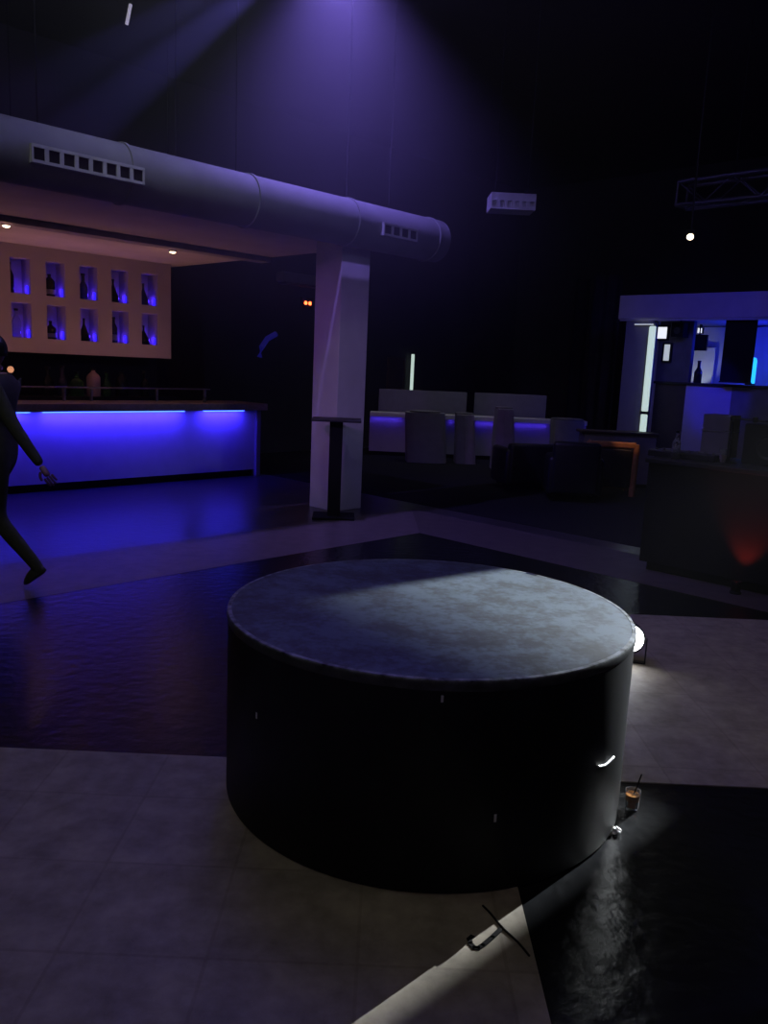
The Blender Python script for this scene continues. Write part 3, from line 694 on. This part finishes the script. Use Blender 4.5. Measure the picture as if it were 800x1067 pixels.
MB().box(-.004, .224, -.004, vg1-vg0+.004, (zg-.99)*.62, (zg-.99)*.62+.012).build('lid_trim', M['steel'], fc)
for y_ in (.03, vg1-vg0-.05): MB().lathe([(0, 0), (.012, 0), (.012, .012), (0, .012)], .11, y_+.01, 10).build('foot', M['black'], fc)
vk, zk = onb(757, 478)
gl = uvthing('beer_glass', 'small drinking glass catching light on the booth by the stand', 'glass', BUU+.22, vk, .99)
MB().lathe([(0, 0), (.026, 0), (.034, .12), (.031, .12), (.024, .008), (0, .008)], n=20).build('glass', M['clear'], gl, smooth=True)
MB().lathe([(0, .009), (.0235, .0091), (.029, .07), (0, .07)], n=20).build('drink', M['pale_glass'], gl, smooth=True)
vk, zk = onb(711, 478)
bottle('slim pale bottle standing at the left end of the booth top', BUU+.15, vk+.0, .99, 'slim', .24, M['clear'], None)
# red uplight on the floor
q = at_u(767, 596, BUU-.16); ru, rv, _ = uvz(q)
up = uvthing('uplight', 'small dark floor uplight glowing red against the booth front', 'lamp', BUU-.13, rv, .006)
MB().lathe([(0, 0), (.045, 0), (.045, .012), (.035, .02), (.042, .10), (.036, .10), (.034, .085)], n=24).build('housing', M['matte_black'], up, smooth=True)
MB().lathe([(0, .088), (.034, .085)], n=24).build('lens', glow('deep red lens', (1, .03, .01), .35), up)
light('SPOT', 'red glow', P(BUU-.13, rv, .11), (1, .06, .035), 11, P(BUU+.05, rv, .75), .02, 70, .8)

# ------------------------------------------------------------------ overhead: truss, spotlights, vent
TU = 9.40
q = at_u(704, 214, TU); TV, TZ = q.dot(VX), q.z
tr = uvthing('lighting_truss', 'aluminium box truss hanging under the ceiling at upper right', 'truss', TU, TV, TZ)
Lt = 5.6; S = .26
ch = MB()
for dx in (0, S):
    for dz in (0, S): ch.tube([(dx, 0, dz), (dx, -Lt, dz)], .022, 10)
ch.build('chord', M['alu'], tr, smooth=True)
ln = MB(); n = 18
for k in range(n):
    y0, y1 = -Lt*k/n, -Lt*(k+1)/n
    for dx in (0, S): ln.tube([(dx, y0, 0 if k % 2 else S), (dx, y1, S if k % 2 else 0)], .008, 6)
    for dz in (0, S): ln.tube([(0 if k % 2 else S, y0, dz), (S if k % 2 else 0, y1, dz)], .008, 6)
for y in (0, -Lt):
    for a, b in (((0, 0), (S, 0)), ((0, S), (S, S)), ((0, 0), (0, S)), ((S, 0), (S, S))): ln.tube([(a[0], y, a[1]), (b[0], y, b[1])], .014, 8)
ln.build('lacing', M['alu'], tr)
for y in (-.6, -2.7, -4.8): MB().tube([(S/2, y, S), (S/2, y, HC-TZ)], .006, 6).tube([(0, y, S), (S, y, S)], .012, 6).build('hanger', M['matte_black'], tr)
def par(label, loc, target, lens_m, name='stage_spotlight', top=None, s=1.0, group=None):
    loc = Vector(loc); t = thing(name, label, 'spotlight', loc, 0, group)
    d = (Vector(target)-loc).normalized(); m = d.to_track_quat('Z', 'Y').to_matrix().to_4x4()
    MB().lathe([(0, -.20*s), (.05*s, -.20*s), (.085*s, -.13*s), (.095*s, .10*s), (.088*s, .10*s), (.085*s, .055*s)], n=28, mtx=m).build('housing', M['black_metal'], t, smooth=True)
    MB().lathe([(0, .06*s), (.085*s, .055*s)], n=28, mtx=m).build('lens', lens_m, t, smooth=True)
    yk = MB().box(-.11*s, -.10*s, -.015, .015, -.02, .16*s).box(.10*s, .11*s, -.015, .015, -.02, .16*s).box(-.11*s, .11*s, -.015, .015, .15*s, .16*s)
    yk.build('yoke', M['black_metal'], t)
    if top: MB().tube([(0, 0, .155*s), (0, 0, top-loc.z)], .012, 8).build('clamp', M['black_metal'], t)
    return t
SP = Vector((5.78, 7.50, TZ-.22))
# main white beam across the podium
azi = math.radians(49.9)
d_hi, d_lo = math.atan((SP.z-.73)/7.15), math.radians(27.5)      # barn doors: far edge on the podium top, near edge on the floor
dep = (d_hi+d_lo)/2; vh = (d_lo-d_hi)/2; lh = math.radians(4.15)
dirv = Vector((-math.sin(azi)*math.cos(dep), -math.cos(azi)*math.cos(dep), -math.sin(dep)))
ss = par('stage spotlight on the truss throwing the white beam over the podium', SP-dirv*.2, SP+dirv, M['led_square'], top=TZ+.01)
lat = dirv.cross(Vector((0, 0, 1))).normalized(); ver = lat.cross(dirv).normalized()
fr = Matrix(((lat.x, ver.x, -dirv.x, dirv.x*.2), (lat.y, ver.y, -dirv.y, dirv.y*.2), (lat.z, ver.z, -dirv.z, dirv.z*.2), (0, 0, 0, 1)))
for sg in (-1, 1):
    r_ = .40; e = r_*math.tan(lh)
    MB().box(min(sg*e, sg*.16), max(sg*e, sg*.16), -.16, .16, -r_-.0015, -r_, mtx=fr).box(sg*.105-.004, sg*.105+.004, -.02, .02, -r_, .12, mtx=fr).build('barn_door', M['matte_black'], ss)
    r_ = .17 if sg > 0 else .30; e = r_*math.tan(vh)
    MB().box(-.10, .10, min(sg*e, sg*.13), max(sg*e, sg*.13), -r_-.0015, -r_, mtx=fr).box(-.02, .02, sg*.105-.004, sg*.105+.004, -r_, .12, mtx=fr).build('barn_door', M['matte_black'], ss)
light('SPOT', 'white beam', SP, (.92, .97, 1), 6800, SP+dirv, .0034, 22, .1)
# warm ceiling spot at right
w = at_y(719, 246, 9.6)
ws = par('small warm ceiling spotlight below the truss at upper right', w, (1.2, 3.0, 0), M['led_down'], 'ceiling_spotlight', HC, .42)
light('SPOT', 'warm spot', w+Vector((0, .25, -.10)), (1, .52, .27), 110, Vector((3.42, 11.7, .75)), .03, 12, .5)
# vent box hanging in the dark
v0 = at_y(512, 202, 9.0); v1 = at_y(558, 219, 9.0)
vb_ = thing('vent_box', 'pale slotted vent box hanging alone in the dark middle of the ceiling', 'vent', (v0.x, 9.0, v1.z), math.radians(2))
w_, h_ = v1.x-v0.x, v0.z-v1.z+.02
MB().box(0, w_, .02, .3, 0, h_, .006).build('casing', M['vent'], vb_)
g = MB().box(0, w_, 0, .02, h_*.52, h_).box(0, w_, 0, .02, 0, .02)
for k in range(7): g.box(w_*k/6-.018 if k else 0, w_*k/6+.018 if k < 6 else w_, 0, .02, .015, h_*.54)
g.build('grille', M['vent'], vb_)
for x_ in (.06, w_-.06): MB().tube([(x_, .15, h_-.01), (x_, .15, HC-v1.z)], .006, 6).build('hanger', M['matte_black'], vb_)
# moving head at upper left and the violet lamps
q = at_y(131, -8, 8.6)
mh = par('moving spotlight with a lit lilac slot high above the bar', (q.x, q.y, q.z+.02), (q.x-.15, q.y-.5, q.z-1), M['black'], 'moving_spotlight', HC, 1.0)
qs = at_y(134, 15, 8.5)-Vector((q.x, q.y, q.z+.02))
MB().tube([qs+Vector((.02, 0, .09)), qs+Vector((-.02, 0, -.09))], .017, 8).build('lit_slot', M['led_slot'], mh)
MB().tube([qs+Vector((.02, 0, .08)), Vector((0, 0, -.05))], .008, 6).build('arm', M['black_metal'], mh)
VL = Vector((-.62, 8.3, 5.62))
par('violet stage spotlight above the column, just over the picture edge', VL+Vector((0, .2, .05)), VL+Vector((0, -1, -.4)), M['led_violet'], top=HC)
light('SPOT', 'violet flood', VL, (.24, .19, 1), 16500, VL+Vector((.02, -1, .05)), .04, 67, 1.0)
light('SPOT', 'violet beam', VL, (.28, .19, 1), 560, VL+Vector((.02, .10, -1)), .03, 98, 1.0)
light('SPOT', 'blue beam', VL+Vector((-.1, 0, 0)), (.2, .16, 1), 1300, VL+Vector((-.95, -.6, -1)), .03, 9, .5)
light('SPOT', 'blue beam', VL+Vector((-.1, 0, 0)), (.2, .16, 1), 1000, VL+Vector((-1.35, -.6, -1)), .03, 8, .5)
PK = Vector((-2.6, 3.2, 3.5))
par('violet side spotlight hanging left of the dance floor, aimed at the white column', PK, P(6.26, 7.06, 1.5), M['led_violet'], top=HC)
light('SPOT', 'pink wash', PK+Vector((.2, .1, -.2)), (.44, .17, 1), 250, P(6.26, 7.06, 1.5), .05, 26, .8)
PB = Vector((3.6, 3.4, 3.5))
par('blue side spotlight hanging right of the dance floor, aimed at the white column', PB, P(6.46, 6.84, 1.5), M['led_violet'], top=HC)
light('SPOT', 'blue wash', PB+Vector((-.1, .1, -.2)), (.36, .36, .95), 110, P(6.46, 6.84, 1.5), .05, 30, .8)
# ------------------------------------------------------------------ downlight glow, plus added fill lights without fixtures
light('AREA', 'added soffit fill', P(4.6, 10.72, .93), (1, .43, .36), 11, P(4.6, 10.45, 3.0), sx=4.6, sy=.12, spread=128)  # added upward fill for the soffit and niche panel, no lamp modelled
for u, v in DL:
    light('POINT', 'downlight glow', P(u, v, 2.96), (1, .46, .36), 1.5, size=.04)
light('POINT', 'downlight glow', P(1.9, 9.5, 2.9), (1, .5, .28), 4.0, size=.04)
fill = light('AREA', 'added fill', (-.4, -1.5, 5.7), (1, .80, .55), 12, (-.2, 1.5, 0), sx=2.5, sy=2.5)  # added dim ambient fill from above and behind the camera
fill2 = light('AREA', 'added fill', (-3.4, 3.2, 5.8), (.85, .9, .7), 26, (-3.2, 7.0, 2), sx=1.5, sy=1.5)  # added fill to lift the walking person
light('SPOT', 'added fill', (-1.2, 5.2, 5.8), (.75, .78, 1), 110, P(4.2, 6.5, 3.2), .2, 58, 1.0)  # added spot that brightens the duct
light('AREA', 'added fill', (1.2, 14.3, 5.8), (.85, .85, 1), 8, (1.4, 14.6, 0), sx=3, sy=1.0, spread=75)  # added fill to lift the lounge tables and counters
fill3 = light('AREA', 'added fill', (4.0, 2.5, 5.8), (1, .9, .75), 2.5, (1.6, 4.4, 0), sx=1.0, sy=1.0, spread=60)  # added weak fill over the beige panel at right

# ------------------------------------------------------------------ the person walking out at left
def skin_mesh(joints, edges, sub=2):
    me = bpy.data.meshes.new('sk'); me.from_pydata([j[0] for j in joints], edges, [])
    o = bpy.data.objects.new('sk', me); C.objects.link(o)
    md = o.modifiers.new('s', 'SKIN'); md.use_smooth_shade = True
    for v, j in zip(me.skin_vertices[0].data, joints):
        r = j[1]; v.radius = r if isinstance(r, tuple) else (r, r)
    me.skin_vertices[0].data[0].use_root = True
    o.modifiers.new('d', 'SUBSURF').levels = sub
    dg = bpy.context.evaluated_depsgraph_get(); ev = o.evaluated_get(dg)
    out = bpy.data.meshes.new_from_object(ev); bpy.data.objects.remove(o); return out
PX, PY = -2.70, 5.70
per = thing('person', 'dark-clothed person walking out of the left edge past the bar, arm swung back', 'person', (PX, PY, 0))
# local x: to the right of the picture is behind the walker (he walks towards -x)
J = [((0, 0, .95), (.15, .115)), ((-.01, 0, 1.12), (.135, .10)), ((-.015, 0, 1.30), (.16, .115)), ((0.0, 0, 1.42), (.13, .10)), ((-.02, 0, 1.50), .062), ((-.04, 0, 1.57), .06),
     ((0.0, -.10, .90), .10), ((-.01, -.10, .50), .064), ((.265, -.09, .155), .043), ((.285, -.09, .10), .040),          # 6-9 trailing leg (near side)
     ((-.03, .10, .90), .10), ((-.26, .10, .52), .064), ((-.36, .10, .13), .044), ((-.37, .10, .08), .042),             # 10-13 leading leg
     ((.02, -.17, 1.43), .068), ((.20, -.22, 1.14), .048), ((.37, -.23, .90), .034),                                  # 14-16 arm swung back
     ((.0, .17, 1.43), .068), ((-.12, .22, 1.13), .048), ((-.34, .20, .98), .034)]                                    # 17-19 arm forward
Ed = [(0, 1), (1, 2), (2, 3), (3, 4), (4, 5), (0, 6), (6, 7), (7, 8), (8, 9), (0, 10), (10, 11), (11, 12), (12, 13), (3, 14), (14, 15), (15, 16), (3, 17), (17, 18), (18, 19)]
body = bmesh.new()
bmm = skin_mesh(J, Ed); body.from_mesh(bmm)
def add(me): body.from_mesh(me)
# head
hb = bmesh.new(); bmesh.ops.create_uvsphere(hb, u_segments=32, v_segments=24, radius=1)
for v in hb.verts:
    c = v.co; x, y, z = c.x, c.y, c.z
    sx = .098 if x > 0 else .092; taper = 1.0-.22*max(0, -z)
    X = x*sx*(1-.12*max(0, -z)); Y = y*.075*taper; Z = z*.118
    if x < -.6 and abs(y) < .22: X -= .020*math.exp(-((z+.12)/.16)**2)*(1-abs(y)/.22)       # nose
    if x < -.5 and abs(z-.12) < .12 and .2 < abs(y) < .6: X += .010                           # eye hollows
    if x < -.6 and -.48 < z < -.40 and abs(y) < .35: X += .005                                # mouth
    if x < -.5 and -.8 < z < -.6: X -= .008                                                   # chin
    v.co = Vector((X-.055, Y, Z+1.645))
tm = bpy.data.meshes.new('h'); hb.to_mesh(tm); hb.free(); add(tm)
for s in (-1, 1):
    eb = bmesh.new(); bmesh.ops.create_uvsphere(eb, u_segments=12, v_segments=8, radius=1)
    for v in eb.verts: v.co = Vector((v.co.x*.020-.045, s*.076+v.co.y*.010, v.co.z*.032+1.64))
    tm = bpy.data.meshes.new('e'); eb.to_mesh(tm); eb.free(); add(tm)
# hands: palm and five fingers each
def hand(wrist, d, side):
    d = Vector(d).normalized(); n = Vector((0, 1, 0)); a = d.cross(n).normalized()     # a: across the palm
    w = Vector(wrist); js = [(w, (.026, .02)), (w+d*.05, (.036, .018)), (w+d*.09, (.036, .016))]; es = [(0, 1), (1, 2)]
    add(skin_mesh([(tuple(p), r) for p, r in js], es, 1))
    for k, (off, l) in enumerate(((-.030, .068), (-.010, .078), (.010, .073), (.029, .056))):
        p = w+d*.082+a*off; c = n*(side*-.35)
        add(skin_mesh([(tuple(p), .0092), (tuple(p+d*l*.45+c*.010), .009), (tuple(p+d*l*.75+c*.035), .0082), (tuple(p+d*l*.93+c*.07), .007)], [(0, 1), (1, 2), (2, 3)], 1))
    p = w+d*.03-a*.025
    add(skin_mesh([(tuple(p), .011), (tuple(p-a*.025+d*.03), .0105), (tuple(p-a*.032+d*.06+n*side*-.01), .0088)], [(0, 1), (1, 2)], 1))
hand((.37, -.23, .90), (.5, -.03, -.75), -1); hand((-.34, .20, .98), (-.8, -.1, -.3), 1)
me = bpy.data.meshes.new('body'); body.to_mesh(me); body.free()
for p in me.polygons: p.use_smooth = True
me.materials.append(M['skin']); me.materials.append(M['shirt']); me.materials.append(M['trousers'])
for p in me.polygons:
    c = p.center
    if c.z > 1.50: p.material_index = 0
    elif c.z < .94 and c.x < .36 and not (c.x < -.34 and c.z > .85): p.material_index = 2
    else: p.material_index = 1
    if (c.x > .36 and .6 < c.z < .92) or (c.x < -.33 and .85 < c.z < 1.0 and c.y > .1): p.material_index = 0
bo = bpy.data.objects.new('body', me); C.objects.link(bo); bo.parent = per
# hair cap
hb = bmesh.new(); bmesh.ops.create_uvsphere(hb, u_segments=28, v_segments=20, radius=1)
for v in hb.verts: v.co = Vector((v.co.x*.106-.045, v.co.y*.084, v.co.z*.122+1.655))
bmesh.ops.delete(hb, geom=[v for v in hb.verts if (v.co.z < 1.60) or (v.co.x < -.095 and v.co.z < 1.70) or (v.co.z < 1.66 and v.co.x < -.02)], context='VERTS')
tm = bpy.data.meshes.new('hair'); hb.to_mesh(tm); hb.free(); tm.materials.append(M['hair'])
ho = bpy.data.objects.new('hair', tm); C.objects.link(ho); ho.parent = per
for p in tm.polygons: p.use_smooth = True
ho.modifiers.new('t', 'SOLIDIFY').thickness = .006
# shoes: trailing one stands on its toes, leading one flat
def shoe(heel, toe, w=.045, h=.075):
    heel, toe = Vector(heel), Vector(toe); d = (toe-heel); L = d.length; m = MB(); bm = bmesh.new()
    bmesh.ops.create_uvsphere(bm, u_segments=20, v_segments=12, radius=1)
    for v in bm.verts:
        x = (v.co.x+1)/2; z = v.co.z
        hh = h*(1-.55*x) if z > 0 else .022
        v.co = Vector((x*L*1.05-.02, v.co.y*w*(1-.15*abs(2*x-1)), max(z, -.7)*hh+.016))
    X = d.normalized(); Y = Vector((0, 1, 0)); Z = X.cross(Y).normalized(); Z = Z if Z.z > 0 else -Z
    Y = Z.cross(X)
    mt = Matrix(((X.x, Y.x, Z.x, heel.x), (X.y, Y.y, Z.y, heel.y), (X.z, Y.z, Z.z, heel.z), (0, 0, 0, 1)))
    m._add(bm, mt); return m
shoe((.318, -.09, .118), (.165, -.09, .004), .045, .085).build('shoe', M['shoe'], per, smooth=True)
shoe((-.31, .10, .012), (-.56, .10, .012), .045, .10).build('shoe', M['shoe'], per, smooth=True)

# ------------------------------------------------------------------ world: thin haze in the air, no outside light
wd = bpy.data.worlds.new('world'); sc.world = wd; wd.use_nodes = True
N = wd.node_tree.nodes; L = wd.node_tree.links
N['Background'].inputs['Color'].default_value = (0, 0, 0, 1); N['Background'].inputs['Strength'].default_value = 0
vs = N.new('ShaderNodeVolumeScatter');  vs.inputs['Anisotropy'].default_value = .45
vs.inputs['Color'].default_value = (.9, .9, 1, 1)
gm = N.new('ShaderNodeNewGeometry'); ds = N.new('ShaderNodeVectorMath'); ds.operation = 'DISTANCE'
ds.inputs[1].default_value = (-.6, 6.6, 5.0); L.new(gm.outputs['Position'], ds.inputs[0])
mr = N.new('ShaderNodeMapRange'); mr.interpolation_type = 'SMOOTHERSTEP'
mr.inputs['From Min'].default_value = 0; mr.inputs['From Max'].default_value = 4.1
mr.inputs['To Min'].default_value = .19; mr.inputs['To Max'].default_value = .0013
L.new(ds.outputs['Value'], mr.inputs['Value']); L.new(mr.outputs['Result'], vs.inputs['Density'])
wd.cycles.volume_step_size = 1.2
L.new(vs.outputs['Volume'], N['World Output'].inputs['Volume'])

# ------------------------------------------------------------------ camera and view
cd = bpy.data.cameras.new('camera'); cam = bpy.data.objects.new('camera', cd); C.objects.link(cam)
cd.sensor_fit = 'VERTICAL'; cd.sensor_height = 36; cd.lens = 36*FPX/1067; cd.clip_start = .02; cd.clip_end = 100
Bk = -FW
cam.matrix_world = Matrix(((CX.x, CU.x, Bk.x, 0), (CX.y, CU.y, Bk.y, 0), (CX.z, CU.z, Bk.z, CAM_H), (0, 0, 0, 1)))
sc.camera = cam
sc.view_settings.view_transform = 'Standard'; sc.view_settings.look = 'None'; sc.view_settings.exposure = 0; sc.view_settings.gamma = 1
sc.view_settings.use_curve_mapping = False
sc.cycles.use_denoising = True
sc.cycles.max_bounces = 6; sc.cycles.volume_bounces = 0; sc.cycles.sample_clamp_indirect = 3
